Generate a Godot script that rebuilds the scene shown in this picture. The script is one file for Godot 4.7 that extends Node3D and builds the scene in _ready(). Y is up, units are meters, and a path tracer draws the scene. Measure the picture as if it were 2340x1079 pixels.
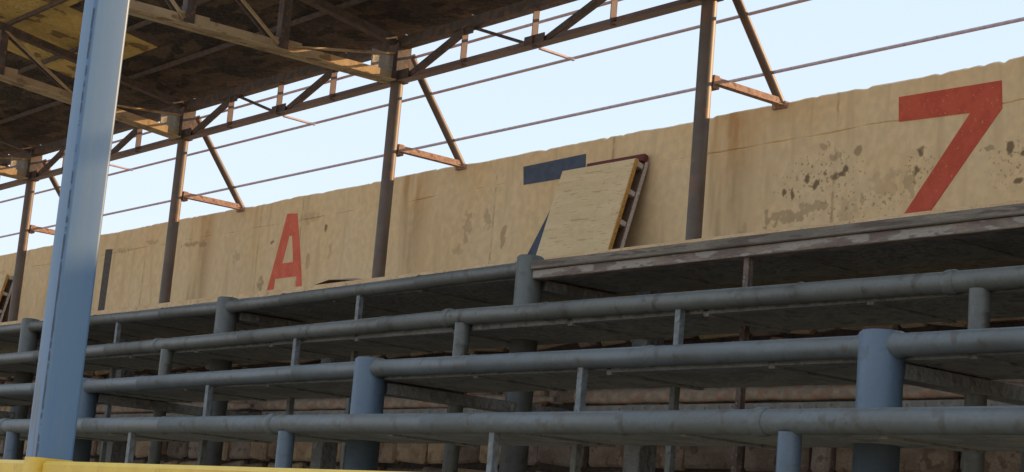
extends Node3D
# An abandoned stadium grandstand: tiered pipe railings, a painted back wall, a rusty canopy.
# x runs along the stand, -z goes back into it, y is up. EYE is the height of the photographer's eye.

const EYE := 1.6
const WALL_Z := -9.42
const COL_Z := -8.63
const COLS := [-25.2, -21.18, -17.2, -13.17, -9.19, -5.2, -1.2, 2.8]
const WALL_TOP := 3.45

var M := {}
var taken := {}

func P(x: float, y: float, z: float) -> Vector3:
	return Vector3(x, y + EYE, z)

# ---------------------------------------------------------------- naming
func numbered(n: String) -> String:
	if not taken.has(n):
		taken[n] = 0
		return n
	taken[n] += 1
	return "%s_%03d" % [n, taken[n]]

func tag(o: Node, label := "", category := "", group := "", kind := "") -> void:
	if label: o.set_meta("label", label)
	if category: o.set_meta("category", category)
	if group: o.set_meta("group", group)
	if kind: o.set_meta("kind", kind)

func thing(called: String, at: Vector3, label: String, category: String, group := "") -> Node3D:
	var o := Node3D.new()
	o.name = numbered(called)
	add_child(o)
	o.position = at
	tag(o, label, category, group)
	return o

# commits a SurfaceTool whose points are in world coordinates as one mesh under parent
func put(st: SurfaceTool, called: String, m: Material, parent: Node = null) -> MeshInstance3D:
	st.generate_normals()
	var o := MeshInstance3D.new()
	o.mesh = st.commit()
	o.material_override = m
	if parent == null:
		o.name = numbered(called)
		add_child(o)
	else:
		o.name = called
		parent.add_child(o, true)
		var off := Vector3.ZERO
		var q: Node = parent
		while q is Node3D and q != self:
			off += (q as Node3D).position
			q = q.get_parent()
		o.position = -off
	return o

# ---------------------------------------------------------------- shapes
func new_st() -> SurfaceTool:
	var st := SurfaceTool.new()
	st.begin(Mesh.PRIMITIVE_TRIANGLES)
	st.set_smooth_group(-1)
	return st

func quad(st: SurfaceTool, a: Vector3, b: Vector3, c: Vector3, d: Vector3) -> void:
	# a b c d clockwise as seen from outside
	st.add_vertex(a); st.add_vertex(b); st.add_vertex(c)
	st.add_vertex(a); st.add_vertex(c); st.add_vertex(d)

func hexa(st: SurfaceTool, c: Array) -> void:
	# c: eight corners, bit 0 = x, bit 1 = y, bit 2 = z
	quad(st, c[4], c[6], c[7], c[5])
	quad(st, c[1], c[3], c[2], c[0])
	quad(st, c[5], c[7], c[3], c[1])
	quad(st, c[0], c[2], c[6], c[4])
	quad(st, c[6], c[2], c[3], c[7])
	quad(st, c[0], c[4], c[5], c[1])

# box with chamfered edges
func cbox(st: SurfaceTool, ctr: Vector3, size: Vector3, b := Basis.IDENTITY, ch := 0.004) -> void:
	var h := size * 0.5
	ch = min(ch, min(h.x, min(h.y, h.z)) * 0.45)
	var pts := {}
	for sx: int in [-1, 1]:
		for sy: int in [-1, 1]:
			for sz: int in [-1, 1]:
				var k := Vector3i(sx, sy, sz)
				pts[k] = [
					ctr + b * Vector3(sx * h.x, sy * (h.y - ch), sz * (h.z - ch)),
					ctr + b * Vector3(sx * (h.x - ch), sy * h.y, sz * (h.z - ch)),
					ctr + b * Vector3(sx * (h.x - ch), sy * (h.y - ch), sz * h.z)]
	for ax in 3:
		var u := (ax + 1) % 3
		var v := (ax + 2) % 3
		for s: int in [-1, 1]:
			var q: Array = []
			for cr: Array in [[-1, -1], [1, -1], [1, 1], [-1, 1]]:
				var k := Vector3i.ZERO
				k[ax] = s; k[u] = cr[0]; k[v] = cr[1]
				q.append(pts[k][ax])
			if s > 0: quad(st, q[3], q[2], q[1], q[0])
			else: quad(st, q[0], q[1], q[2], q[3])
	for ax in 3:            # chamfer strips along axis ax
		var u := (ax + 1) % 3
		var v := (ax + 2) % 3
		for su: int in [-1, 1]:
			for sv: int in [-1, 1]:
				var k0 := Vector3i.ZERO
				k0[ax] = -1; k0[u] = su; k0[v] = sv
				var k1 := k0
				k1[ax] = 1
				var q := [pts[k0][u], pts[k0][v], pts[k1][v], pts[k1][u]]
				if su * sv > 0: quad(st, q[3], q[2], q[1], q[0])
				else: quad(st, q[0], q[1], q[2], q[3])
	for k: Vector3i in pts:
		var t: Array = pts[k]
		if k.x * k.y * k.z > 0: st.add_vertex(t[0]); st.add_vertex(t[2]); st.add_vertex(t[1])
		else: st.add_vertex(t[0]); st.add_vertex(t[1]); st.add_vertex(t[2])

func frame(a: Vector3, b: Vector3, hint := Vector3.UP) -> Basis:
	var d := (b - a).normalized()
	if abs(d.dot(hint)) > 0.98: hint = Vector3.RIGHT
	var s := hint.cross(d).normalized()
	return Basis(s, d.cross(s), d)

# bar of w (sideways) by h (along hint) from a to b
func bar(st: SurfaceTool, a: Vector3, b: Vector3, w: float, h: float, hint := Vector3.UP, ch := 0.003) -> void:
	cbox(st, (a + b) * 0.5, Vector3(w, h, a.distance_to(b)), frame(a, b, hint), ch)

# an L section of two thin legs from a to b
func angle_iron(st: SurfaceTool, a: Vector3, b: Vector3, s: float, side := 1.0, hint := Vector3.UP) -> void:
	var f := frame(a, b, hint)
	var t := s * 0.14
	cbox(st, (a + b) * 0.5 + f.x * side * s * 0.5, Vector3(s, t, a.distance_to(b)), f, 0.001)
	cbox(st, (a + b) * 0.5 + f.x * side * t * 0.5 + f.y * (s * 0.5 + t * 0.5), Vector3(t, s, a.distance_to(b)), f, 0.001)

# round tube; r can change along it: rings = [[t, r], ...]
func tube(st: SurfaceTool, a: Vector3, b: Vector3, r: float, seg := 20, rings: Array = []) -> void:
	var f := frame(a, b)
	if rings.is_empty(): rings = [[0.0, r], [1.0, r]]
	for i in rings.size() - 1:
		var p0 := a.lerp(b, rings[i][0])
		var p1 := a.lerp(b, rings[i + 1][0])
		for k in seg:
			var u0 := (f.x * cos(TAU * k / seg) + f.y * sin(TAU * k / seg))
			var u1 := (f.x * cos(TAU * (k + 1) / seg) + f.y * sin(TAU * (k + 1) / seg))
			st.set_smooth_group(1)
			quad(st, p0 + u0 * rings[i][1], p0 + u1 * rings[i][1], p1 + u1 * rings[i + 1][1], p1 + u0 * rings[i + 1][1])
	st.set_smooth_group(-1)
	for e in 2:
		var c := a if e == 0 else b
		var rr: float = rings[0][1] if e == 0 else rings[-1][1]
		for k in seg:
			var u0 := (f.x * cos(TAU * k / seg) + f.y * sin(TAU * k / seg)) * rr
			var u1 := (f.x * cos(TAU * (k + 1) / seg) + f.y * sin(TAU * (k + 1) / seg)) * rr
			st.add_vertex(c)
			if e == 0: st.add_vertex(c + u1); st.add_vertex(c + u0)
			else: st.add_vertex(c + u0); st.add_vertex(c + u1)

# a flat outline in the x-y plane given thickness towards +z from z0
func slab_poly(st: SurfaceTool, pts: PackedVector2Array, z0: float, z1: float) -> void:
	if Geometry2D.is_polygon_clockwise(pts): pts.reverse()
	var idx := Geometry2D.triangulate_polygon(pts)
	for i in range(0, idx.size(), 3):
		var t := [pts[idx[i]], pts[idx[i + 1]], pts[idx[i + 2]]]
		if (t[1] - t[0]).cross(t[2] - t[0]) < 0: t = [t[0], t[2], t[1]]
		for k: int in [0, 2, 1]: st.add_vertex(P(t[k].x, t[k].y, z1))
		for k: int in [0, 1, 2]: st.add_vertex(P(t[k].x, t[k].y, z0))
	for i in pts.size():
		var a := pts[i]
		var b := pts[(i + 1) % pts.size()]
		quad(st, P(a.x, a.y, z1), P(b.x, b.y, z1), P(b.x, b.y, z0), P(a.x, a.y, z0))

# ---------------------------------------------------------------- materials
func noise(sd: int, freq: float, oct := 4) -> FastNoiseLite:
	var n := FastNoiseLite.new()
	n.seed = sd
	n.noise_type = FastNoiseLite.TYPE_SIMPLEX_SMOOTH
	n.frequency = freq
	n.fractal_octaves = oct
	return n

# tiling texture: base colour, a second tone in soft patches, a third in sharp flakes (amount 0..1)
func patch_tex(sd: int, c0: Color, c1: Color, c2: Color, flakes: float, f_patch := 0.012, f_flake := 0.03, grain := 0.06, size := 256) -> ImageTexture:
	var a := noise(sd, f_patch, 4).get_seamless_image(size, size)
	var b := noise(sd + 7, f_flake, 5).get_seamless_image(size, size)
	var g := noise(sd + 13, 0.35, 2).get_seamless_image(size, size)
	var im := Image.create(size, size, true, Image.FORMAT_RGB8)
	for y in size:
		for x in size:
			var t := smoothstep(0.3, 0.7, a.get_pixel(x, y).r)
			var c := c0.lerp(c1, t)
			var k := b.get_pixel(x, y).r
			c = c.lerp(c2, smoothstep(1.0 - flakes - 0.05, 1.0 - flakes + 0.05, k))
			var gg := 1.0 + (g.get_pixel(x, y).r - 0.5) * 2.0 * grain
			im.set_pixel(x, y, Color(c.r * gg, c.g * gg, c.b * gg))
	im.generate_mipmaps()
	return ImageTexture.create_from_image(im)

func bump_tex(sd: int, freq: float, strength: float, size := 256) -> ImageTexture:
	var im := noise(sd, freq, 5).get_seamless_image(size, size)
	im.convert(Image.FORMAT_RGBA8)
	im.bump_map_to_normal_map(strength)
	im.generate_mipmaps()
	return ImageTexture.create_from_image(im)

func mat(tex: Texture2D, scale: float, rough := 0.8, metal := 0.0, bump: Texture2D = null, stretch := Vector3.ONE) -> StandardMaterial3D:
	var m := StandardMaterial3D.new()
	m.albedo_texture = tex
	m.uv1_triplanar = true
	m.uv1_world_triplanar = true
	m.uv1_scale = stretch * scale
	m.roughness = rough
	m.metallic = metal
	if bump:
		m.normal_enabled = true
		m.normal_texture = bump
		m.normal_scale = 0.6
	return m

func rgb(r: int, g: int, b: int) -> Color:
	return Color(r / 255.0, g / 255.0, b / 255.0)

func make_materials() -> void:
	var b1 := bump_tex(3, 0.03, 6.0)
	var b2 := bump_tex(5, 0.09, 4.0)
	M.rail = mat(patch_tex(11, rgb(96, 100, 101), rgb(88, 90, 87), rgb(78, 72, 64), 0.3, 0.008, 0.05, 0.09), 0.55, 0.5, 0.0, b1)
	M.rail_grey = mat(patch_tex(12, rgb(95, 95, 88), rgb(87, 86, 80), rgb(74, 67, 58), 0.3, 0.008, 0.05, 0.09), 0.55, 0.55, 0.0, b1)
	M.post = mat(patch_tex(14, rgb(86, 99, 112), rgb(80, 93, 105), rgb(78, 84, 90), 0.24, 0.01, 0.05, 0.06), 0.6, 0.6, 0.0, b1)
	for k: String in ["rail", "rail_grey", "post"]:
		M[k].normal_scale = 0.2
		M[k].roughness = 0.48
	M.slim = mat(patch_tex(15, rgb(116, 118, 118), rgb(106, 108, 104), rgb(92, 80, 68), 0.25, 0.03, 0.05, 0.06), 1.4, 0.6, 0.0, b1)
	M.slim_rust = mat(patch_tex(16, rgb(110, 90, 78), rgb(90, 74, 66), rgb(128, 120, 110), 0.25, 0.03, 0.05, 0.06), 1.4, 0.8, 0.0, b1)
	M.board = mat(patch_tex(17, rgb(132, 114, 100), rgb(108, 92, 82), rgb(146, 136, 124), 0.4, 0.02, 0.022, 0.12), 0.9, 0.85, 0.0, b2, Vector3(0.5, 2.5, 2.5))
	M.board_top = mat(patch_tex(18, rgb(124, 112, 98), rgb(108, 97, 85), rgb(92, 80, 70), 0.35, 0.02, 0.022, 0.1), 0.9, 0.85, 0.0, b2, Vector3(0.4, 3.0, 3.0))
	M.slab = mat(patch_tex(21, rgb(130, 128, 123), rgb(114, 112, 108), rgb(142, 138, 131), 0.25, 0.015, 0.04, 0.12), 0.7, 0.95, 0.0, b2)
	M.slab2 = mat(patch_tex(22, rgb(122, 120, 116), rgb(134, 131, 125), rgb(106, 104, 99), 0.3, 0.015, 0.04, 0.12), 0.7, 0.95, 0.0, b2)
	M.ledge = mat(patch_tex(24, rgb(222, 186, 142), rgb(212, 174, 128), rgb(176, 148, 114), 0.2, 0.02, 0.04, 0.06), 0.8, 0.9, 0.0, b2)
	M.steel = mat(patch_tex(31, rgb(106, 89, 74), rgb(92, 76, 63), rgb(120, 84, 60), 0.3, 0.012, 0.02, 0.06), 0.8, 0.5)
	M.dark_steel = mat(patch_tex(32, rgb(92, 80, 74), rgb(78, 66, 60), rgb(118, 82, 60), 0.3, 0.02, 0.03, 0.08), 1.2, 0.7, 0.0, b1)
	M.chord = mat(patch_tex(33, rgb(184, 160, 124), rgb(166, 140, 106), rgb(138, 110, 80), 0.3, 0.012, 0.02, 0.06), 0.7, 0.75, 0.0, b1)
	M.rust = mat(patch_tex(34, rgb(176, 142, 120), rgb(158, 124, 102), rgb(128, 98, 84), 0.3, 0.03, 0.05, 0.08), 1.5, 0.8, 0.0, b1)
	M.rod = mat(patch_tex(35, rgb(214, 198, 204), rgb(200, 182, 188), rgb(180, 154, 152), 0.2, 0.04, 0.05, 0.05), 1.5, 0.7)
	M.gusset = mat(patch_tex(36, rgb(182, 177, 166), rgb(166, 160, 150), rgb(140, 122, 104), 0.2, 0.02, 0.04, 0.06), 1.5, 0.8, 0.0, b1)
	for k: String in ["dark_steel", "truss", "rust", "chord"]:
		if M.has(k): M[k].normal_scale = 0.15
	M.roof = []
	for i in 3:
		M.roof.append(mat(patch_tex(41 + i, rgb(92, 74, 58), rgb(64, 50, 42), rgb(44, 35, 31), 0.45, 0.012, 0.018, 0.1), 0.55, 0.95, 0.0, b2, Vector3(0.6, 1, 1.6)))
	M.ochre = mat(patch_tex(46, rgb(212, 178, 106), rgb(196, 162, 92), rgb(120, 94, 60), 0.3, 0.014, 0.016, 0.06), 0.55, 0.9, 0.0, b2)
	M.red = mat(patch_tex(51, rgb(206, 92, 66), rgb(196, 84, 60), rgb(210, 140, 100), 0.2, 0.02, 0.11, 0.05), 1.0, 0.85)
	M.red_pale = mat(patch_tex(50, rgb(228, 112, 84), rgb(220, 102, 76), rgb(226, 158, 120), 0.2, 0.02, 0.11, 0.05), 1.0, 0.85)
	M.truss = mat(patch_tex(37, rgb(130, 108, 100), rgb(112, 92, 86), rgb(128, 96, 80), 0.2, 0.01, 0.02, 0.05), 0.7, 0.6)
	M.navy = mat(patch_tex(52, rgb(80, 90, 106), rgb(72, 82, 98), rgb(98, 102, 106), 0.14, 0.03, 0.09, 0.05), 1.0, 0.85)
	M.slate = mat(patch_tex(53, rgb(96, 88, 80), rgb(82, 76, 72), rgb(120, 108, 90), 0.18, 0.04, 0.09, 0.06), 1.5, 0.85)
	M.ply = mat(patch_tex(54, rgb(228, 202, 158), rgb(220, 194, 148), rgb(192, 158, 114), 0.25, 0.012, 0.05, 0.05), 0.8, 0.85, 0.0, b2, Vector3(0.35, 3.0, 1.0))
	M.ply_edge = mat(patch_tex(55, rgb(196, 148, 74), rgb(180, 130, 62), rgb(130, 92, 52), 0.25, 0.05, 0.08, 0.08), 2.0, 0.85)
	M.pale_wood = mat(patch_tex(56, rgb(196, 184, 172), rgb(176, 164, 152), rgb(140, 124, 110), 0.25, 0.05, 0.08, 0.08), 2.0, 0.85)
	M.maroon = mat(patch_tex(57, rgb(112, 52, 40), rgb(96, 44, 36), rgb(78, 48, 40), 0.25, 0.05, 0.08, 0.08), 2.0, 0.8)
	M.dark_wood = mat(patch_tex(58, rgb(126, 102, 80), rgb(108, 86, 68), rgb(140, 118, 94), 0.25, 0.05, 0.08, 0.08), 2.0, 0.9)
	M.yellow = mat(patch_tex(61, rgb(228, 188, 72), rgb(220, 178, 66), rgb(202, 160, 72), 0.12, 0.03, 0.06, 0.03), 1.5, 0.5)
	M.log = mat(patch_tex(62, rgb(178, 156, 134), rgb(150, 134, 118), rgb(176, 122, 98), 0.3, 0.02, 0.03, 0.12), 1.3, 0.9, 0.0, b2)
	M.pale_plank = mat(patch_tex(63, rgb(150, 146, 140), rgb(134, 130, 124), rgb(116, 110, 103), 0.25, 0.03, 0.05, 0.08), 1.3, 0.9)
	M.stone = []
	for c: Array in [[178, 152, 128], [150, 130, 112], [190, 164, 134], [162, 144, 132], [134, 118, 106]]:
		M.stone.append(mat(patch_tex(70 + c[0], rgb(c[0], c[1], c[2]), rgb(c[0] - 18, c[1] - 18, c[2] - 16), rgb(c[0] - 34, c[1] - 36, c[2] - 34), 0.3, 0.02, 0.04, 0.12, 128), 1.0, 0.95, 0.0, b2))
	M.mortar = mat(patch_tex(77, rgb(84, 74, 66), rgb(72, 63, 56), rgb(60, 52, 47), 0.3, 0.03, 0.06, 0.1, 128), 1.0, 0.95)
	M.dirt = mat(patch_tex(78, rgb(196, 180, 152), rgb(184, 166, 138), rgb(168, 156, 122), 0.3, 0.01, 0.02, 0.1), 0.23, 1.0)
	M.concrete = mat(patch_tex(79, rgb(150, 140, 122), rgb(134, 124, 108), rgb(112, 104, 92), 0.3, 0.02, 0.04, 0.08), 0.9, 0.9, 0.0, b2)

# ---------------------------------------------------------------- the painted back wall
# spots of bare or dirty plaster seen on the wall: x, y, half width, half height, darkness
const CHIPS := [
	[-9.05, 2.57, 0.22, 0.05, 0.55], [-8.82, 2.62, 0.16, 0.04, 0.5], [-8.89, 2.83, 0.05, 0.055, 1.3], [-8.79, 2.78, 0.045, 0.04, 1.4],
	[-8.72, 2.86, 0.04, 0.04, 1.3], [-8.58, 2.83, 0.09, 0.035, 1.1], [-8.52, 2.87, 0.05, 0.03, 0.9], [-8.40, 2.99, 0.035, 0.03, 0.8], [-8.72, 3.06, 0.04, 0.03, 0.5], [-8.62, 2.97, 0.05, 0.03, 0.5],
	[-9.10, 2.75, 0.04, 0.04, 1.0], [-9.02, 2.74, 0.035, 0.06, 0.9], [-9.27, 2.56, 0.025, 0.08, 0.6], [-8.35, 2.62, 0.02, 0.05, 0.5],
	[-7.84, 2.92, 0.055, 0.04, 1.2], [-7.88, 2.78, 0.04, 0.05, 0.9], [-7.93, 2.70, 0.05, 0.09, 0.45], [-7.12, 2.85, 0.04, 0.06, 1.1], [-7.02, 2.80, 0.06, 0.03, 0.9], [-7.3, 2.86, 0.05, 0.02, 0.7],
	[-7.02, 2.62, 0.08, 0.022, 1.2], [-6.94, 2.59, 0.05, 0.02, 0.9], [-8.15, 2.72, 0.12, 0.1, 0.25], [-8.5, 2.56, 0.1, 0.08, 0.2], [-15.42, 3.06, 0.045, 0.05, 0.9], [-16.46, 3.0, 0.05, 0.03, 0.9],
	[-15.7, 2.75, 0.03, 0.12, 0.45], [-15.3, 2.82, 0.03, 0.08, 0.3], [-16.62, 2.56, 0.05, 0.1, 0.7], [-13.0, 2.86, 0.06, 0.12, 0.4], [-12.45, 2.72, 0.035, 0.1, 0.6], [-12.7, 2.9, 0.05, 0.1, 0.4], [-13.1, 2.66, 0.08, 0.05, 0.3],
	[-18.3, 3.13, 0.25, 0.02, 0.6], [-18.0, 3.11, 0.12, 0.03, 0.6], [-20.0, 3.2, 0.18, 0.03, 0.4], [-19.3, 3.24, 0.15, 0.03, 0.4], [-15.75, 3.2, 0.2, 0.05, 0.3], [-9.5, 2.5, 0.05, 0.05, 0.3], [-17.2, 2.9, 0.08, 0.06, 0.3], [-11.0, 2.75, 0.1, 0.12, 0.3]]

func wall_texture(x0: float, x1: float, y0: float, y1: float, w: int, h: int) -> Array:
	var soft := noise(101, 0.9, 4)
	var streak := noise(102, 1.0, 4)
	var fine := noise(103, 9.0, 4)
	var chip := noise(104, 11.0, 4)
	var im := Image.create(w, h, true, Image.FORMAT_RGB8)
	var bm := Image.create(w, h, false, Image.FORMAT_RGBA8)
	var base := rgb(232, 204, 160)
	var warm := rgb(230, 195, 144)
	var grime_and_band := rgb(164, 134, 96)
	var rust := rgb(172, 116, 62)
	var bare := rgb(150, 124, 92)
	for py in h:
		var y := y1 - (y1 - y0) * (py + 0.5) / h
		var near: Array = []
		for c: Array in CHIPS:
			if abs(y - c[1]) < c[3] * 2.0: near.append(c)
		for px in w:
			var x := x0 + (x1 - x0) * (px + 0.5) / w
			var s := soft.get_noise_2d(x, y)
			var st := streak.get_noise_2d(x * 5.0, y * 0.7 + 40.0)
			var f := fine.get_noise_2d(x, y)
			var c := base.lerp(warm, clampf(0.4 + s * 0.6, 0, 1))
			c = c.lerp(grime_and_band, clampf(st * 0.45 - 0.08 + f * 0.12, 0, 0.25))
			# rusty streaks high on the wall by each column, duller brown band lower down
			for cx: float in [-26.0, -21.9, -17.98, -13.86, -9.64]:
				var d := absf(x - cx + st * 0.12)
				if d < 0.34:
					var k := (1.0 - smoothstep(0.03, 0.34, d)) * clampf(0.62 + st * 0.9 + f * 0.5, 0, 1)
					c = c.lerp(rust, k * 0.55 * smoothstep(2.85 + st * 0.25, 3.2 + st * 0.2, y))
					c = c.lerp(grime_and_band, k * 0.55 * (1.0 - smoothstep(2.95, 3.25, y)))
			for jx: float in [-8.62, -11.05, -12.62, -15.9, -16.75, -19.4]:
				var jd := absf(x - jx + f * 0.012 + st * 0.01)
				if jd < 0.03: c = c.lerp(grime_and_band, (1.0 - smoothstep(0.004, 0.02, jd)) * clampf(0.3 + f * 0.9 + st * 0.5, 0, 0.6))
			var hole := 0.0
			var deep := 0.0
			var n := 0.0
			if not near.is_empty():
				n = chip.get_noise_2d(x, y)
				for q: Array in near:
					var dx: float = (x - q[0]) / (q[2] * (0.62 if q[4] > 0.85 else 1.0))
					var dy: float = (y - q[1]) / (q[3] * (0.75 if q[4] > 0.85 else 1.0))
					var r := dx * dx + dy * dy
					if r < 3.0:
						hole = maxf(hole, smoothstep(0.25, 0.5, n * 1.1 + 0.85 - r * 0.5) * minf(float(q[4]), 1.0))
						if float(q[4]) > 0.85: deep = maxf(deep, smoothstep(0.3, 0.7, n * 1.1 + 0.8 - r * 0.7))
			for q: Array in [[-8.75, 2.85, 0.5, 0.2], [-7.86, 2.8, 0.2, 0.16], [-7.05, 2.74, 0.3, 0.2], [-8.3, 2.6, 0.5, 0.12]]:
				var rr := pow((x - q[0]) / q[2], 2.0) + pow((y - q[1]) / q[3], 2.0)
				if rr < 1.0:
					var sp := chip.get_noise_2d(x * 2.1 + 30.0, y * 2.1)
					deep = maxf(deep, smoothstep(0.36, 0.52, sp + 0.1 - rr * 0.22) * 0.8)
			c = c.lerp(bare, hole * 0.8).lerp(rgb(112, 92, 66), deep * 0.6)
			var g := 1.0 + f * 0.06
			im.set_pixel(px, py, Color(c.r * g, c.g * g, c.b * g))
			var hh := 0.5 + f * 0.25 + s * 0.2 - hole * 0.3
			bm.set_pixel(px, py, Color(hh, hh, hh))
	im.generate_mipmaps()
	bm.bump_map_to_normal_map(2.0)
	bm.generate_mipmaps()
	return [ImageTexture.create_from_image(im), ImageTexture.create_from_image(bm)]

func wall_material(x0: float, x1: float, w: int, h: int) -> StandardMaterial3D:
	var t := wall_texture(x0, x1, 1.95, 3.5, w, h)
	var m := StandardMaterial3D.new()
	m.albedo_texture = t[0]
	m.normal_enabled = true
	m.normal_texture = t[1]
	m.normal_scale = 0.25
	m.roughness = 0.92
	return m

var top_noise: FastNoiseLite
func wall_top(x: float) -> float:
	return WALL_TOP + top_noise.get_noise_1d(x * 0.4) * 0.022 + top_noise.get_noise_1d(x * 3.0 + 50.0) * 0.007 - maxf(0.0, top_noise.get_noise_1d(x * 9.0 + 150.0) - 0.25) * 0.04

func crack_y(x: float) -> float:
	return 3.155 + top_noise.get_noise_1d(x * 0.7 + 300.0) * 0.016 + (0.035 if x < -10.5 else 0.0) + top_noise.get_noise_1d(x * 14.0 + 9.0) * 0.005

func wall_part(x0: float, x1: float, m: Material, parent: Node, called: String) -> void:
	# a plastered face with an open crack along the old pour line, an uneven top and a back
	var st := SurfaceTool.new()
	st.begin(Mesh.PRIMITIVE_TRIANGLES)
	st.set_smooth_group(1)
	var n := int((x1 - x0) / 0.04)
	var cols: Array = []
	var sag := noise(120, 0.8, 3)
	for i in n + 1:
		var x := x0 + (x1 - x0) * i / n
		var cy := crack_y(x)
		var open: float = clampf(top_noise.get_noise_1d(x * 1.7 + 777.0) * 1.6 + (0.85 if x > -10.3 else 0.2), 0.0, 1.0)
		var hw := 0.001 + 0.0055 * open
		var ty := wall_top(x)
		var col: Array = []
		for r: Array in [[1.97, 0], [2.3, 0], [2.6, 0], [2.9, 0], [cy - hw - 0.004, 0], [cy - hw, 0], [cy - hw * 0.5, 1], [cy + hw * 0.5, 1], [cy + hw, 0], [cy + hw + 0.004, 0], [cy + 0.12, 0], [ty - 0.012, 0], [ty, 2]]:
			var z := WALL_Z + sag.get_noise_2d(x, r[0]) * 0.004
			if r[1] == 1: z -= 0.022 * open
			if r[1] == 2: z -= 0.012
			col.append(Vector3(x, r[0], z))
		col.append(Vector3(x, ty + 0.006, WALL_Z - 0.08))
		col.append(Vector3(x, ty, WALL_Z - 0.17))
		col.append(Vector3(x, ty - 0.012, WALL_Z - 0.18))
		col.append(Vector3(x, 1.97, WALL_Z - 0.18))
		cols.append(col)
	for i in n:
		for j in cols[0].size() - 1:
			var q := [cols[i][j], cols[i][j + 1], cols[i + 1][j + 1], cols[i + 1][j]]
			st.set_smooth_group(1 if j < 11 else 2)
			for k: int in [0, 1, 2, 0, 2, 3]:
				var v: Vector3 = q[k]
				st.set_uv(Vector2((v.x - x0) / (x1 - x0), 1.0 - (v.y - 1.95) / 1.55))
				st.add_vertex(v + Vector3(0, EYE, 0))
	st.generate_normals()
	st.generate_tangents()
	var o := MeshInstance3D.new()
	o.mesh = st.commit()
	o.material_override = m
	o.name = called
	parent.add_child(o, true)
	o.position = -(parent as Node3D).position

func build_wall() -> void:
	top_noise = noise(110, 1.0, 3)
	var root := thing("plaster_wall", P(-15, 1.97, WALL_Z), "long ochre plastered wall with painted letters at the top of the stand", "wall")
	wall_part(-15.2, -4.0, wall_material(-15.2, -4.0, 2048, 288), root, "plaster_face")
	wall_part(-4.0, 4.8, M.ledge, root, "plaster_face")
	wall_part(-27.0, -15.2, wall_material(-27.0, -15.2, 1024, 144), root, "plaster_face")
	# painted letters, each a coat of paint on the face
	var zf := WALL_Z + 0.0045
	var st := new_st()
	slab_poly(st, PackedVector2Array([Vector2(-8.062, 3.325), Vector2(-7.203, 3.31), Vector2(-7.19, 3.12), Vector2(-7.80, 2.42), Vector2(-7.86, 2.3), Vector2(-8.13, 2.3), Vector2(-8.0, 2.45), Vector2(-7.445, 3.125), Vector2(-8.052, 3.148)]), WALL_Z - 0.004, zf)
	put(st, "painted_seven", M.red, root).set_meta("label", "large red seven painted on the wall")
	st = new_st()
	# the A with its open counter, in convex strokes that share edges
	slab_poly(st, PackedVector2Array([Vector2(-16.205, 3.285), Vector2(-16.0, 3.27), Vector2(-16.0615, 3.04), Vector2(-16.121, 3.04)]), WALL_Z - 0.004, zf)
	slab_poly(st, PackedVector2Array([Vector2(-16.205, 3.285), Vector2(-16.121, 3.04), Vector2(-16.204, 2.757), Vector2(-16.37, 2.757)]), WALL_Z - 0.004, zf)
	slab_poly(st, PackedVector2Array([Vector2(-16.0, 3.27), Vector2(-15.835, 2.757), Vector2(-15.985, 2.757), Vector2(-16.0615, 3.04)]), WALL_Z - 0.004, zf)
	slab_poly(st, PackedVector2Array([Vector2(-16.37, 2.757), Vector2(-15.835, 2.757), Vector2(-15.79, 2.602), Vector2(-16.42, 2.602)]), WALL_Z - 0.004, zf)
	slab_poly(st, PackedVector2Array([Vector2(-16.42, 2.602), Vector2(-16.32, 2.602), Vector2(-16.34, 2.35), Vector2(-16.51, 2.35)]), WALL_Z - 0.004, zf)
	slab_poly(st, PackedVector2Array([Vector2(-15.885, 2.602), Vector2(-15.79, 2.602), Vector2(-15.735, 2.35), Vector2(-15.875, 2.35)]), WALL_Z - 0.004, zf)
	put(st, "painted_letter", M.red_pale, root).set_meta("label", "red letter A painted on the wall")
	st = new_st()
	slab_poly(st, PackedVector2Array([Vector2(-12.242, 3.322), Vector2(-11.405, 3.335), Vector2(-11.39, 3.14), Vector2(-11.93, 2.46), Vector2(-12.03, 2.3), Vector2(-12.26, 2.3), Vector2(-12.12, 2.48), Vector2(-11.63, 3.155), Vector2(-12.22, 3.158)]), WALL_Z - 0.004, zf)
	put(st, "painted_seven", M.navy, root).set_meta("label", "dark blue seven painted on the wall behind the leaning panel")
	st = new_st()
	slab_poly(st, PackedVector2Array([Vector2(-20.5, 3.25), Vector2(-20.31, 3.24), Vector2(-20.34, 2.3), Vector2(-20.51, 2.3)]), WALL_Z - 0.004, zf)
	put(st, "painted_stroke", M.slate, root).set_meta("label", "dark upright stroke painted on the wall")

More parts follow.
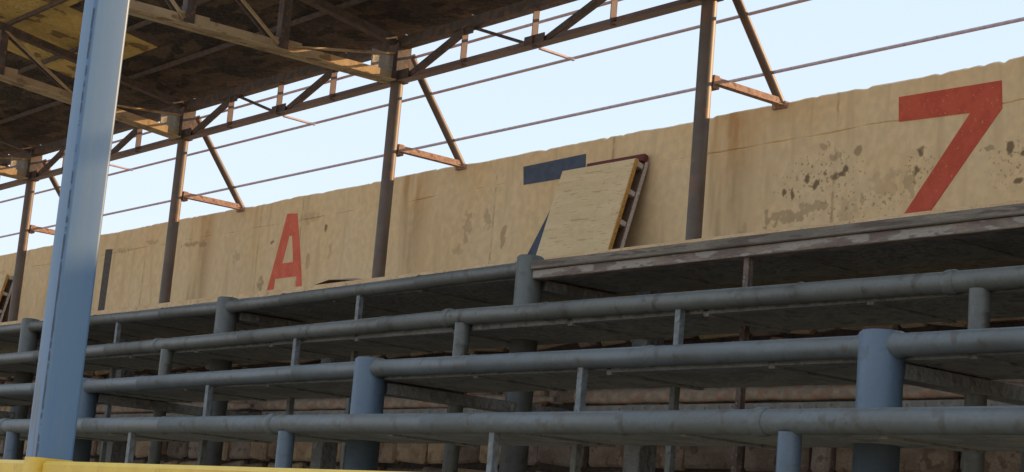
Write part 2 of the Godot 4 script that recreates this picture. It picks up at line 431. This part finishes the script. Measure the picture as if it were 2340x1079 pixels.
# ---------------------------------------------------------------- leaning panels
func leaning_panel(xr: float, width: float, lean: float, label: String, top_y: float, with_maroon: bool) -> void:
	# a hollow panel: front sheet, rear sheet and blocks between, tilted back against the wall
	var foot_y := 2.06
	var root := thing("leaning_panel", P(xr - width * 0.5, foot_y, -9.0), label, "panel", "hollow panels leaning on the back wall")
	var h := (top_y - foot_y) / cos(lean)
	var thick := 0.135
	var f := Basis(Vector3.RIGHT, -lean)                      # tilts the top towards -z
	var o := P(xr - width * 0.5, foot_y, WALL_Z + 0.016 + thick / cos(lean) + h * sin(lean))   # lower front edge, middle
	var st := new_st()
	cbox(st, o + f * Vector3(0, h * 0.5, -0.012), Vector3(width, h, 0.024), f)
	var front := put(st, "front_sheet", M.ply, root)
	st = new_st()
	cbox(st, o + f * Vector3(width * 0.5 + 0.007, h * 0.5, -0.016), Vector3(0.012, h, 0.034), f)
	put(st, "edge_strip", M.ply_edge, front)
	st = new_st()
	cbox(st, o + f * Vector3(0, h * 0.5 + 0.01, -thick + 0.014), Vector3(width, h + 0.02, 0.028), f)
	var rear := put(st, "rear_sheet", M.dark_wood, root)
	st = new_st()
	cbox(st, o + f * Vector3(width * 0.5 + 0.008, h * 0.5 + 0.01, -thick + 0.013), Vector3(0.014, h + 0.02, 0.03), f)
	put(st, "edge_strip", M.pale_wood, rear)
	for k: float in [0.06, 0.30, 0.545, 0.775, 0.99]:
		st = new_st()
		cbox(st, o + f * Vector3(width * 0.5 - 0.05, h * (k - 0.015), -thick * 0.5 + 0.002), Vector3(0.1, 0.045, thick - 0.056), f)
		put(st, "spacer_block", M.pale_wood, root)
	st = new_st()
	cbox(st, o + f * Vector3(-width * 0.25 - 0.1, h * 0.5, -thick * 0.5), Vector3(0.06, h * 0.96, thick - 0.054), f)
	put(st, "inner_stud", M.dark_wood, root)
	if with_maroon:
		st = new_st()
		cbox(st, o + f * Vector3(0.11, h + 0.045, -thick + 0.04), Vector3(width * 0.78, 0.065, 0.05), f)
		put(st, "top_batten", M.maroon, rear)

# ---------------------------------------------------------------- columns and trusses
const COL_WORDS := ["farthest rusty column, just past the left edge of the view", "leftmost rusty steel column, seen left of the blue post", "second rusty steel column, left of the red letter A", "third rusty steel column, between the letter A and the leaning panel", "rightmost rusty steel column, between the leaning panel and the red seven", "rusty column just past the right edge of the view", "second rusty column past the right edge of the view", "third rusty column past the right edge of the view"]
const FRAME_WORDS := ["farthest canopy truss under the roof beyond the left edge", "canopy truss over the leftmost column", "canopy truss over the second column, crossing behind the blue post", "pale ochre canopy truss over the third column, in full view", "canopy truss over the rightmost column, above the picture's top", "first canopy truss beyond the right edge", "second canopy truss beyond the right edge", "third canopy truss beyond the right edge"]
const BAY_WORDS := ["rusty edge truss left of the leftmost column", "rusty edge truss between the leftmost and the second column", "rusty edge truss between the second and the third column", "rusty edge truss between the third and the rightmost column", "rusty edge truss right of the rightmost column", "first rusty edge truss past the right edge of the view", "second rusty edge truss past the right edge of the view"]

func soffit(z: float) -> float:
	return 4.45 + (z - COL_Z) * 0.17      # the roof rises towards the pitch

func column(i: int) -> void:
	var x: float = COLS[i]
	var root := thing("steel_column", P(x, 2.06, COL_Z), COL_WORDS[i], "column", "steel columns along the back wall")
	var st := new_st()
	tube(st, P(x, 2.06, COL_Z), P(x, 4.43, COL_Z), 0.057, 24)
	put(st, "shaft", M.steel, root)
	st = new_st()
	cbox(st, P(x, 4.22, COL_Z), Vector3(0.15, 0.36, 0.15))
	put(st, "head_box", M.dark_steel, root)
	st = new_st()
	cbox(st, P(x, 2.07, COL_Z), Vector3(0.24, 0.02, 0.24))
	put(st, "base_plate", M.dark_steel, root)
	st = new_st()
	angle_iron(st, P(x + 0.02, 3.42, COL_Z - 0.06), P(x + 0.02, 3.415, WALL_Z + 0.01), 0.06, -1)
	var strut := put(st, "strut", M.rust, root)
	st = new_st()
	cbox(st, P(x, 3.44, COL_Z - 0.085), Vector3(0.09, 0.1, 0.06))
	put(st, "bracket", M.rust, strut)
	st = new_st()
	tube(st, P(x, 4.30, COL_Z - 0.13), P(x, 3.435, WALL_Z - 0.01), 0.036, 14)
	var brace := put(st, "raking_brace", M.steel, root)
	st = new_st()
	cbox(st, P(x, 4.25, COL_Z - 0.12), Vector3(0.05, 0.14, 0.14), Basis(Vector3.RIGHT, 0.5))
	put(st, "bracket", M.dark_steel, brace)
	st = new_st()
	cbox(st, P(x + 0.005, 3.425, WALL_Z - 0.02), Vector3(0.14, 0.05, 0.1))
	put(st, "foot_plate", M.rust, brace)

func canopy_truss(i: int) -> void:
	var x: float = COLS[i]
	var root := thing("canopy_truss", P(x, 4.05, COL_Z), FRAME_WORDS[i], "truss", "trusses carrying the canopy")
	var rise: float = [0.05, 0.03, 0.10, 0.0, 0.0, 0.0, 0.0, 0.0][i]
	var yb := func(z: float) -> float: return 4.04 + (z - COL_Z) * rise
	var zf := -5.85
	var st := new_st()
	angle_iron(st, P(x + 0.008, yb.call(-8.55), -8.55), P(x + 0.008, yb.call(zf), zf), 0.085, 1)
	angle_iron(st, P(x - 0.008, yb.call(-8.55), -8.55), P(x - 0.008, yb.call(zf), zf), 0.085, -1)
	var chord := put(st, "bottom_chord", M.chord, root)
	st = new_st()
	bar(st, P(x, soffit(-8.55) - 0.05, -8.55), P(x, soffit(zf) - 0.05, zf), 0.09, 0.07)
	put(st, "top_chord", M.dark_steel, root)
	# gusset at the column
	st = new_st()
	var g: Array = []
	for zz: float in [-8.555, -8.34]:
		for yy: float in [0.0, 1.0]:
			for xx: float in [-0.012, 0.012]:
				var low: float = yb.call(zz) + 0.03
				g.append(P(x + xx, low if yy == 0.0 else 4.29, zz))
	hexa(st, [g[0], g[1], g[2], g[3], g[4], g[5], g[6], g[7]])
	put(st, "gusset_plate", M.gusset, chord)
	# tie strip from the node to the column head
	st = new_st()
	bar(st, P(x + 0.02, yb.call(-7.5) + 0.06, -7.5), P(x + 0.02, 4.295, -8.56), 0.05, 0.018)
	put(st, "tie_strip", M.chord, root)
	var z := -7.42
	for k in 2:
		st = new_st()
		bar(st, P(x, yb.call(z), z), P(x, soffit(z) - 0.08, z), 0.085, 0.085, Vector3.BACK)
		put(st, "vertical", M.dark_steel, root)
		st = new_st()
		cbox(st, P(x + 0.018, yb.call(z) + 0.055, z - 0.04), Vector3(0.012, 0.12, 0.3))
		put(st, "node_plate", M.chord, chord)
		var zn := z + 0.9
		for s: float in [-0.035, 0.035]:
			st = new_st()
			bar(st, P(x + s, yb.call(z) + 0.05, z + 0.05), P(x + s, soffit(zn) - 0.08, zn), 0.018, 0.03)
			put(st, "diagonal", M.chord if s > 0 else M.dark_steel, root)
		z = zn

func edge_truss(i: int) -> void:
	var x0: float = COLS[i] + 0.06
	var x1: float = COLS[i + 1] - 0.06
	var root := thing("edge_truss", P((x0 + x1) * 0.5, 4.05, COL_Z), BAY_WORDS[i], "truss", "trusses between the columns at the back edge of the roof")
	var st := new_st()
	angle_iron(st, P(x0, 4.045, COL_Z + 0.004), P(x1, 4.045, COL_Z + 0.004), 0.055, 1)
	angle_iron(st, P(x0, 4.045, COL_Z - 0.004), P(x1, 4.045, COL_Z - 0.004), 0.05, -1)
	var chord := put(st, "bottom_chord", M.truss, root)
	st = new_st()
	bar(st, P(x0 - 0.05, 4.40, COL_Z), P(x1 + 0.05, 4.40, COL_Z), 0.1, 0.09)
	var top_chord := put(st, "top_chord", M.dark_steel, root)
	var w := x1 - x0
	var top := 4.355
	var bot := 4.06
	for t: float in [0.25, 0.5, 0.75]:
		st = new_st()
		var xm := x0 + w * t
		angle_iron(st, P(xm, bot - 0.03, COL_Z), P(xm, top, COL_Z), 0.055, 1, Vector3.BACK)
		put(st, "vertical", M.truss, root)
	var dg := [[0.02, 0, 0.23, 1, 0.06], [0.27, 1, 0.475, 0, 0.028], [0.525, 0, 0.74, 1, 0.06], [0.77, 1, 0.98, 0, 0.028]]
	for d: Array in dg:
		st = new_st()
		var a := P(x0 + w * d[0], top if d[1] == 1 else bot + 0.01, COL_Z - 0.012)
		var b := P(x0 + w * d[2], top if d[3] == 1 else bot + 0.01, COL_Z - 0.012)
		bar(st, a, b, d[4] * 0.8, d[4])
		put(st, "diagonal", M.dark_steel, root)
	for d: Array in [[0.25, 4.34, 0.22], [0.75, 4.34, 0.22], [0.5, 4.085, 0.26], [0.02, 4.10, 0.16], [0.98, 4.10, 0.16]]:
		st = new_st()
		cbox(st, P(x0 + w * d[0], d[1], COL_Z + 0.03), Vector3(d[2], 0.085, 0.012))
		put(st, "gusset_plate", M.dark_steel, chord if d[1] < 4.2 else top_chord)
	st = new_st()
	bar(st, P(x0 + w * 0.5, 4.03, COL_Z - 0.03), P(x0 + w * 0.5, 4.02, -9.03), 0.03, 0.02)
	put(st, "tie_bar", M.rod, root)

func build_roof() -> void:
	var rng := RandomNumberGenerator.new()
	rng.seed = 5
	var root := thing("canopy_roof", P(-15, 4.45, -6.0), "dark stained sheet roof of the canopy seen from below", "roof")
	var shapes := {}
	var xs := -29.2
	while xs < 4.7:
		var z := -8.72
		var row := 0
		while z < -5.9:
			var st := new_st()
			var dep := 0.99
			var th := 0.02
			var sag := rng.randf_range(0.0, 0.018)
			var tilt := rng.randf_range(-0.008, 0.008)
			var n := 4
			var pts: Array = []
			for a in n + 1:
				for b in n + 1:
					var u := float(a) / n
					var v := float(b) / n
					var xx := xs + 0.002 + u * 0.996
					var zz := z + 0.002 + v * (dep - 0.004)
					var drop := sag * 16.0 * u * (1 - u) * v * (1 - v) + tilt * (u - 0.5)
					pts.append(P(xx, soffit(zz) + 0.075 - drop, zz))
			st.set_smooth_group(1)
			for a in n:
				for b in n:
					var q := [pts[a * (n + 1) + b], pts[(a + 1) * (n + 1) + b], pts[(a + 1) * (n + 1) + b + 1], pts[a * (n + 1) + b + 1]]
					quad(st, q[3], q[2], q[1], q[0])
					var up := Vector3(0, th, 0)
					quad(st, q[0] + up, q[1] + up, q[2] + up, q[3] + up)
			st.set_smooth_group(-1)
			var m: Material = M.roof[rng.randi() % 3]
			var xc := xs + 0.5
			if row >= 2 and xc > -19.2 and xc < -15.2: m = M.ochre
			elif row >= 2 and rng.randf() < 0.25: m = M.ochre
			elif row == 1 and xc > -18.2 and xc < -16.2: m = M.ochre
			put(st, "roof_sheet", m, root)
			z += dep
			row += 1
		xs += 1.0
	for z: float in [-8.0, -7.3, -6.6, -5.85]:
		var st := new_st()
		bar(st, P(-29.2, soffit(z) + 0.045, z), P(4.8, soffit(z) + 0.045, z), 0.035, 0.04)
		put(st, "purlin", M.dark_steel, root)

# ---------------------------------------------------------------- tiers and railings
const RAIL_Z := [-5.5, -6.04, -6.70, -7.20]
const RAIL_XS := [-21.2, -17.2, -13.2, -9.2, -5.2, -1.2, 2.8]
const RAIL_Y := [[0.625, 0.625, 0.63, 0.634, 0.63, 0.63, 0.63], [1.0, 1.0, 0.998, 1.03, 1.02, 1.02, 1.02], [1.40, 1.405, 1.42, 1.445, 1.415, 1.41, 1.41], [1.815, 1.82, 1.80, 1.84, 1.82, 1.82, 1.82]]
const RAIL_R := [0.054, 0.051, 0.052, 0.049]
const RAIL_WORDS := ["lowest pipe railing of the stand, just above the yellow rail", "second pipe railing from the bottom, with thick blue-grey posts", "third pipe railing from the bottom, on slender round posts", "topmost pipe railing, ending in a weathered board on the right"]

func railing(k: int) -> void:
	var z: float = RAIL_Z[k]
	var ys: Array = RAIL_Y[k]
	var r: float = RAIL_R[k]
	var root := thing("pipe_railing", Vector3(-11.2, 0, z), RAIL_WORDS[k], "railing", "pipe railings along the tiers")
	var fat := k == 1 or k == 3
	var pm: Material = M.rail if k < 2 else M.rail_grey
	var rng := RandomNumberGenerator.new()
	rng.seed = 90 + k
	for i in RAIL_XS.size():
		var x: float = RAIL_XS[i]
		var y: float = ys[i]
		var st := new_st()
		if fat:
			var pr := 0.1 if k == 1 else 0.09
			var hgt := y + r + (0.012 if k == 1 else 0.03)
			var t := 0.012 / (hgt + EYE)
			tube(st, Vector3(x, 0, z), P(x, hgt, z), pr, 32, [[0.0, pr], [1.0 - t, pr], [1.0, pr - 0.012]])
			put(st, "post", M.post if k == 1 else M.rail_grey, root)
		else:
			tube(st, Vector3(x, 0, z), P(x, y - r + 0.01, z), 0.05, 24)
			var post := put(st, "post", M.post if k == 0 else M.rail_grey, root)
			st = new_st()
			var cx := x - 0.16
			tube(st, P(cx - 0.035, y, z), P(cx + 0.035, y, z), r, 24, [[0.0, r + 0.002], [0.2, r + 0.009], [0.8, r + 0.009], [1.0, r + 0.002]])
			put(st, "collar", pm, post)
		if i == RAIL_XS.size() - 1: break
		var x1: float = RAIL_XS[i + 1]
		var inset := 0.06 if fat else 0.0
		if k == 3 and i >= 3:
			# the pipe is gone here; a weathered double board caps the tier
			st = new_st()
			cbox(st, P((x + x1) * 0.5 + 0.04, 1.843, z + 0.01), Vector3(x1 - x - 0.1, 0.056, 0.11), Basis.IDENTITY, 0.006)
			put(st, "cap_board", M.board_top, root).set_meta("label", "weathered grey-brown upper board")
			st = new_st()
			cbox(st, P((x + x1) * 0.5 + 0.04, 1.785, z + 0.0), Vector3(x1 - x - 0.1, 0.058, 0.09), Basis.IDENTITY, 0.004)
			put(st, "edge_board", M.board, root).set_meta("label", "lower board with peeling paint")
		else:
			st = new_st()
			var a := P(x + inset, y, z)
			var b := P(x1 - inset, ys[i + 1], z)
			var rings: Array = [[0.0, r + 0.012], [0.012, r + 0.01], [0.017, r]] if fat else [[0.0, r]]
			# weld beads where lengths of pipe are joined
			for wpos: float in [rng.randf_range(0.2, 0.4), rng.randf_range(0.6, 0.85)]:
				rings.append([wpos - 0.003, r]); rings.append([wpos - 0.0015, r + 0.005]); rings.append([wpos + 0.0015, r + 0.005]); rings.append([wpos + 0.003, r])
			if fat: rings.append_array([[0.983, r], [0.988, r + 0.01], [1.0, r + 0.012]])
			else: rings.append([1.0, r])
			tube(st, a, b, r, 28, rings)
			put(st, "pipe", pm, root)
		# slim square post in the middle of the bay
		var xm := (x + x1) * 0.5
		var ym: float = (y + ys[i + 1]) * 0.5
		st = new_st()
		cbox(st, Vector3(xm, (ym + EYE - r + 0.01) * 0.5, z), Vector3(0.042, ym + EYE - r + 0.01, 0.042), Basis.IDENTITY, 0.003)
		put(st, "slim_post", M.slim_rust if (k == 3 and i >= 3) else M.slim, root)

func tiers() -> void:
	var words := ["lowest concrete tier behind the lowest railing", "second concrete tier from the bottom", "third concrete tier from the bottom", "fourth concrete tier under the topmost railing"]
	var rng := RandomNumberGenerator.new()
	rng.seed = 33
	for k in 4:
		var z0: float = RAIL_Z[k] - 0.045
		var z1: float = z0 - [0.62, 0.68, 0.66, 0.70][k]
		var root := thing("terrace_tier", P(-11.2, RAIL_Y[k][3], (z0 + z1) * 0.5), words[k], "tier", "tiers of the stand")
		var x := -22.0
		while x < 3.0:
			var wd := 1.15
			var st := new_st()
			var yb: float = RAIL_Y[k][0] - RAIL_R[k] + rng.randf_range(0.008, 0.022)
			cbox(st, P(x + wd * 0.5, yb + 0.045, (z0 + z1) * 0.5), Vector3(wd - 0.034, 0.09, z0 - z1), Basis.IDENTITY, 0.006)
			put(st, "tier_slab", M.slab if rng.randf() < 0.5 else M.slab2, root)
			st = new_st()
			cbox(st, P(x, yb + 0.002, (z0 + z1) * 0.5 + 0.002), Vector3(0.045, 0.03, z0 - z1 - 0.016), Basis.IDENTITY, 0.003)
			put(st, "joint_rib", M.slab2, root)
			x += wd
	# top landing with its painted edge
	var land := thing("top_landing", P(-14, 1.95, -8.6), "top walkway with an ochre painted edge below the letter wall", "walkway")
	var x := -27.0
	while x < 4.5:
		var st := new_st()
		cbox(st, P(x + 1.0, 2.005, -8.62), Vector3(1.992, 0.09, 1.58), Basis.IDENTITY, 0.006)
		put(st, "floor_slab", M.concrete, land)
		st = new_st()
		cbox(st, P(x + 1.0, 2.012 + rng.randf_range(-0.003, 0.003), -7.81), Vector3(1.994, 0.1, 0.03), Basis.IDENTITY, 0.008)
		put(st, "edge_strip", M.ledge, land)
		x += 2.0
	# cross beams below every tier and the legs that carry their rear ends
	for i in RAIL_XS.size():
		var bx: float = RAIL_XS[i]
		var bw := thing("support_frame", Vector3(bx, 0, -8.0), ["dark cross beams under the tiers at the far left end", "dark cross beams under the tiers left of the blue post", "dark cross beams under the tiers behind the blue post", "dark cross beams under the tiers below the leaning panel", "dark cross beams under the tiers below the red seven", "first dark cross beams past the right edge", "second dark cross beams past the right edge"][i], "frame", "frames carrying the tiers")
		for k: int in [1, 3]:
			var st := new_st()
			var yb: float = RAIL_Y[k][0] - RAIL_R[k] - 0.03
			var za: float = RAIL_Z[k] - (0.095 if k == 1 or k == 3 else 0.045)
			cbox(st, P(bx, yb, (za - 8.2) * 0.5), Vector3(0.13, 0.07, za + 8.2))
			put(st, "cross_beam", M.slab, bw)
		var st2 := new_st()
		cbox(st2, P(bx, 0.17, -8.28), Vector3(0.16, 3.54, 0.16))
		put(st2, "rear_leg", M.slab, bw)

func under_stand() -> void:
	var rng := RandomNumberGenerator.new()
	rng.seed = 77
	# rubble wall that closes the space below the tiers
	var root := thing("rubble_wall", Vector3(-14, 0, -9.5), "dim brown rubble stone wall behind and below the tiers", "wall")
	var st := new_st()
	cbox(st, P(-12.0, 0.18, -9.56), Vector3(33, 3.56, 0.3))
	put(st, "mortar_core", M.mortar, root)
	var y := 0.25
	while y < 1.9:
		var h := rng.randf_range(0.2, 0.3)
		var x := -26.0
		while x < -3.6:
			var w := rng.randf_range(0.18, 0.66)
			st = new_st()
			var bs := Basis(Vector3.BACK, rng.randf_range(-0.12, 0.12))
			cbox(st, P(x + w * 0.5, y + h * 0.5, -9.39 + rng.randf_range(-0.02, 0.05)), Vector3(w - 0.03, h - 0.03 - rng.randf() * 0.03, 0.1), bs, 0.03)
			put(st, "stone", M.stone[rng.randi() % 5], root)
			x += w
		y += h
	# old weathered rails lying behind the lower tiers
	var lw := ["weathered brown rail under the second tier, left of the thick posts", "weathered brown rail under the second tier, between the blue post and the middle thick post", "weathered brown rail under the second tier, below the leaning panel", "weathered peeling rail under the second tier, beside the right thick post"]
	for i in 4:
		var xa: float = RAIL_XS[i + 1] + 0.12 if i < 4 else -5.0
		var xb: float = RAIL_XS[mini(i + 2, 5)] - 0.12
		st = new_st()
		var rings: Array = []
		var nz := noise(300 + i, 1.0, 3)
		for q in 40:
			var t := q / 39.0
			var rr := 0.047 + nz.get_noise_1d(t * 9.0) * 0.012
			if t > 0.86: rr *= 1.0 - (t - 0.86) * 4.5
			rings.append([t, rr])
		tube(st, P(xa, 1.035 + rng.randf_range(-0.006, 0.006), -7.6), P(xb, 1.03, -7.6), 0.05, 14, rings)
		var o := put(st, "weathered_rail", M.log)
		tag(o, lw[i], "rail", "weathered rails lying under the tiers")
	var pw := ["pale plank below the left weathered rail", "pale plank below the weathered rail by the blue post", "pale plank below the middle weathered rail", "pale plank below the right weathered rail"]
	for i in 4:
		var xa: float = RAIL_XS[i + 1] + 0.12
		var xb: float = RAIL_XS[mini(i + 2, 5)] - 0.12
		st = new_st()
		cbox(st, P((xa + xb) * 0.5, 0.955, -7.64), Vector3(xb - xa, 0.045, 0.16))
		var o := put(st, "pale_plank", M.pale_plank)
		tag(o, pw[i], "plank", "pale planks lying under the tiers")

# ---------------------------------------------------------------- front fence
func front_fence() -> void:
	var fx := -3.69
	var fz := -1.625
	# rectangular tube post: wide side faces +x, narrow side +z
	var root := thing("blue_post", Vector3(fx, 0, fz), "tall pale blue square steel post in the foreground, yellow at its foot", "post")
	var parts := [[0.0, 1.716, "yellow_foot", M.yellow, 0.0012], [1.716, 4.2, "blue_shaft", null, 0.0]]
	for q: Array in parts:
		var y0: float = q[0]
		var y1: float = q[1]
		var g: float = q[4]
		var sx := 0.032 + g
		var sz := 0.0425 + g
		var cr := 0.009
		var ring: Array = []
		var arc: Array = []
		var len := 0.0
		for c: Array in [[1, 1, 0.0], [-1, 1, 90.0], [-1, -1, 180.0], [1, -1, 270.0]]:
			for a in 6:
				var th := deg_to_rad(c[2] + a * 18.0)
				ring.append(Vector3(fx + c[0] * (sx - cr) + cos(th) * cr, 0, fz + c[1] * (sz - cr) + sin(th) * cr))
		for i in ring.size():
			arc.append(len)
			len += ring[i].distance_to(ring[(i + 1) % ring.size()])
		var st := SurfaceTool.new()
		st.begin(Mesh.PRIMITIVE_TRIANGLES)
		st.set_smooth_group(1)
		for i in ring.size():
			var j := (i + 1) % ring.size()
			var u0: float = arc[i] / len
			var u1: float = arc[j] / len if j > 0 else 1.0
			var a: Vector3 = ring[i] + Vector3(0, y0, 0)
			var b: Vector3 = ring[j] + Vector3(0, y0, 0)
			var c: Vector3 = ring[j] + Vector3(0, y1, 0)
			var d: Vector3 = ring[i] + Vector3(0, y1, 0)
			var pv := [[a, u0, 1.0], [b, u1, 1.0], [c, u1, 0.0], [a, u0, 1.0], [c, u1, 0.0], [d, u0, 0.0]]
			for v: Array in pv:
				st.set_uv(Vector2(v[1], v[2]))
				st.add_vertex(v[0])
		st.set_smooth_group(-1)
		for i in ring.size():
			st.set_uv(Vector2(0.5, 0.0)); st.add_vertex(Vector3(fx, y1, fz))
			st.set_uv(Vector2(0.5, 0.0)); st.add_vertex(ring[i] + Vector3(0, y1, 0))
			st.set_uv(Vector2(0.5, 0.0)); st.add_vertex(ring[(i + 1) % ring.size()] + Vector3(0, y1, 0))
		var m: Material = q[3]
		if m == null:
			m = post_material()
		put(st, q[2], m, root)
	# the yellow rail
	var rail := thing("yellow_rail", Vector3(-3, 0, fz), "yellow painted fence rail along the bottom of the picture", "fence rail")
	for xs: Array in [[-9.0, fx - 0.0335], [fx + 0.0335, 2.0]]:
		var st := new_st()
		cbox(st, Vector3((xs[0] + xs[1]) * 0.5, 1.66, fz), Vector3(xs[1] - xs[0], 0.1, 0.06), Basis.IDENTITY, 0.008)
		put(st, "top_rail", M.yellow, rail)
		st = new_st()
		cbox(st, Vector3((xs[0] + xs[1]) * 0.5, 0.9, fz), Vector3(xs[1] - xs[0], 0.06, 0.04), Basis.IDENTITY, 0.006)
		put(st, "lower_rail", M.yellow, rail)
	for px: float in [-8.9, 1.9]:
		var st := new_st()
		cbox(st, Vector3(px, 0.8, fz - 0.06), Vector3(0.06, 1.6, 0.06), Basis.IDENTITY, 0.006)
		put(st, "rail_post", M.yellow, rail)

func post_material() -> StandardMaterial3D:
	# blue paint, with rust pinholes along the corner between the two faces (u near 0.03)
	var w := 256
	var h := 1024
	var im := Image.create(w, h, true, Image.FORMAT_RGB8)
	var n := noise(400, 1.0, 4)
	var n2 := noise(401, 1.0, 3)
	for y in h:
		for x in w:
			var u := (x + 0.5) / w
			var yy := y * 2.48 / h
			var c := rgb(84, 114, 146).lerp(rgb(92, 118, 142), clampf(0.5 + n.get_noise_2d(u * 6.0, yy * 1.2), 0, 1))
			var f := n2.get_noise_2d(u * 60.0, yy * 20.0)
			c = c.lerp(rgb(114, 134, 150), clampf(f * 0.25, 0, 0.2))
			# corner lies where the ring starts: u = 0 .. 0.05
			var d: float = absf(u - 0.035)
			var run := n.get_noise_2d(7.0, yy * 9.0) + n2.get_noise_2d(90.0, yy * 45.0) * 0.8
			var k := smoothstep(-0.15, 0.25, run + smoothstep(0.6, 2.2, yy) * 0.25) * (1.0 - smoothstep(0.004, 0.014, d + f * 0.006))
			c = c.lerp(rgb(46, 50, 62), k * 0.85)
			# a rusty run near the foot of the narrow face
			if yy > 2.2 and u > 0.04 and u < 0.2:
				var q := smoothstep(0.1, 0.35, n.get_noise_2d(u * 14.0 + 3.0, yy * 2.5) + (yy - 2.2) * 1.0 - 0.05)
				c = c.lerp(rgb(98, 88, 86), q * 0.7)
			im.set_pixel(x, y, c)
	im.generate_mipmaps()
	var m := StandardMaterial3D.new()
	m.albedo_texture = ImageTexture.create_from_image(im)
	m.roughness = 0.42
	return m

# ---------------------------------------------------------------- scene
func _ready() -> void:
	# camera
	var cam := Camera3D.new()
	cam.name = "camera"
	add_child(cam)
	var bx := Vector3(0.61664589, 0.08380628, -0.78276711)
	var by := Vector3(0.08475093, 0.9814716, 0.17184523)
	var bz := Vector3(0.7826654, -0.1723079, 0.59811777)
	cam.transform = Transform3D(Basis(bx, by, bz).orthonormalized(), Vector3(0, EYE, 0))
	cam.fov = 14.876
	cam.near = 0.05
	cam.far = 2000.0
	cam.current = true
	# sky
	var env := Environment.new()
	env.background_mode = Environment.BG_SKY
	var sm := ProceduralSkyMaterial.new()
	sm.sky_top_color = Color(0.745, 0.82, 0.905)
	sm.sky_horizon_color = Color(0.86, 0.89, 0.93)
	sm.sky_curve = 0.12
	sm.ground_horizon_color = Color(0.72, 0.68, 0.60)
	sm.ground_bottom_color = Color(0.5, 0.46, 0.4)
	sm.sun_angle_max = 0.0
	var sky := Sky.new()
	sky.sky_material = sm
	env.sky = sky
	env.tonemap_mode = Environment.TONE_MAPPER_LINEAR
	env.tonemap_exposure = 1.36
	env.sdfgi_enabled = true
	env.ssao_enabled = true
	env.ssil_enabled = true
	var we := WorldEnvironment.new()
	we.name = "world_environment"
	we.environment = env
	add_child(we)
	# low sun behind the wall, a little to the right
	var sun := DirectionalLight3D.new()
	sun.name = "sun"
	sun.light_energy = 1.6
	sun.light_color = Color(1.0, 0.82, 0.60)
	sun.light_angular_distance = 0.5
	sun.shadow_enabled = true
	add_child(sun)
	var to_sun := Vector3(0.38, 0.0, -0.925).normalized() * cos(deg_to_rad(19.0)) + Vector3(0, sin(deg_to_rad(19.0)), 0)
	sun.look_at_from_position(to_sun * 50.0, Vector3.ZERO, Vector3.UP)

	make_materials()
	# ground
	var g := MeshInstance3D.new()
	var pm := PlaneMesh.new()
	pm.size = Vector2(1600, 1600)
	g.mesh = pm
	g.material_override = M.dirt
	g.name = "ground"
	g.set_meta("kind", "structure")
	g.set_meta("label", "pale dusty ground around the stand")
	add_child(g)
	build_wall()
	tiers()
	under_stand()
	build_roof()
	for i in COLS.size():
		column(i)
		canopy_truss(i)
	for i in COLS.size() - 1:
		edge_truss(i)
	var rods := [[4.285, -8.765, "thin purlin rod nearest the roof edge, seen through the edge trusses"], [4.015, -9.03, "upper of the two thin purlin rods crossing the open sky"], [3.625, -9.285, "lower thin purlin rod running just above the wall"]]
	for r: Array in rods:
		var st := new_st()
		# rests on the raking braces
		tube(st, P(-27, r[0] + 0.03, r[1] - 0.02), P(4.5, r[0] + 0.03, r[1] - 0.02), 0.013, 10)
		var o := put(st, "purlin_rod", M.rod)
		tag(o, r[2], "rod", "thin rods behind the columns")
	for k in 4: railing(k)
	leaning_panel(-10.6, 0.91, 0.27, "hollow cream plywood panel leaning on the wall over the dark blue seven", 3.17, true)
	leaning_panel(-23.15, 1.0, 0.2, "hollow plywood panel leaning on the wall at the far left edge", 3.10, false)
	# rusty scrap on the top walkway
	var st := new_st()
	var s0 := P(-12.95, 2.062, -7.83)
	var pts := [s0, s0 + Vector3(0.3, 0.03, 0.02), s0 + Vector3(0.62, 0.012, -0.02), s0 + Vector3(0.06, 0.02, -0.2), s0 + Vector3(0.35, 0.075, -0.2), s0 + Vector3(0.66, 0.03, -0.22)]
	for q: Array in [[0, 3, 4, 1], [1, 4, 5, 2]]:
		quad(st, pts[q[0]], pts[q[1]], pts[q[2]], pts[q[3]])
		var d := Vector3(0, -0.006, 0)
		quad(st, pts[q[3]] + d, pts[q[2]] + d, pts[q[1]] + d, pts[q[0]] + d)
	var o := put(st, "scrap_sheet", M.rust)
	tag(o, "small bent rusty sheet lying on the walkway edge right of the letter A", "scrap")
	front_fence()
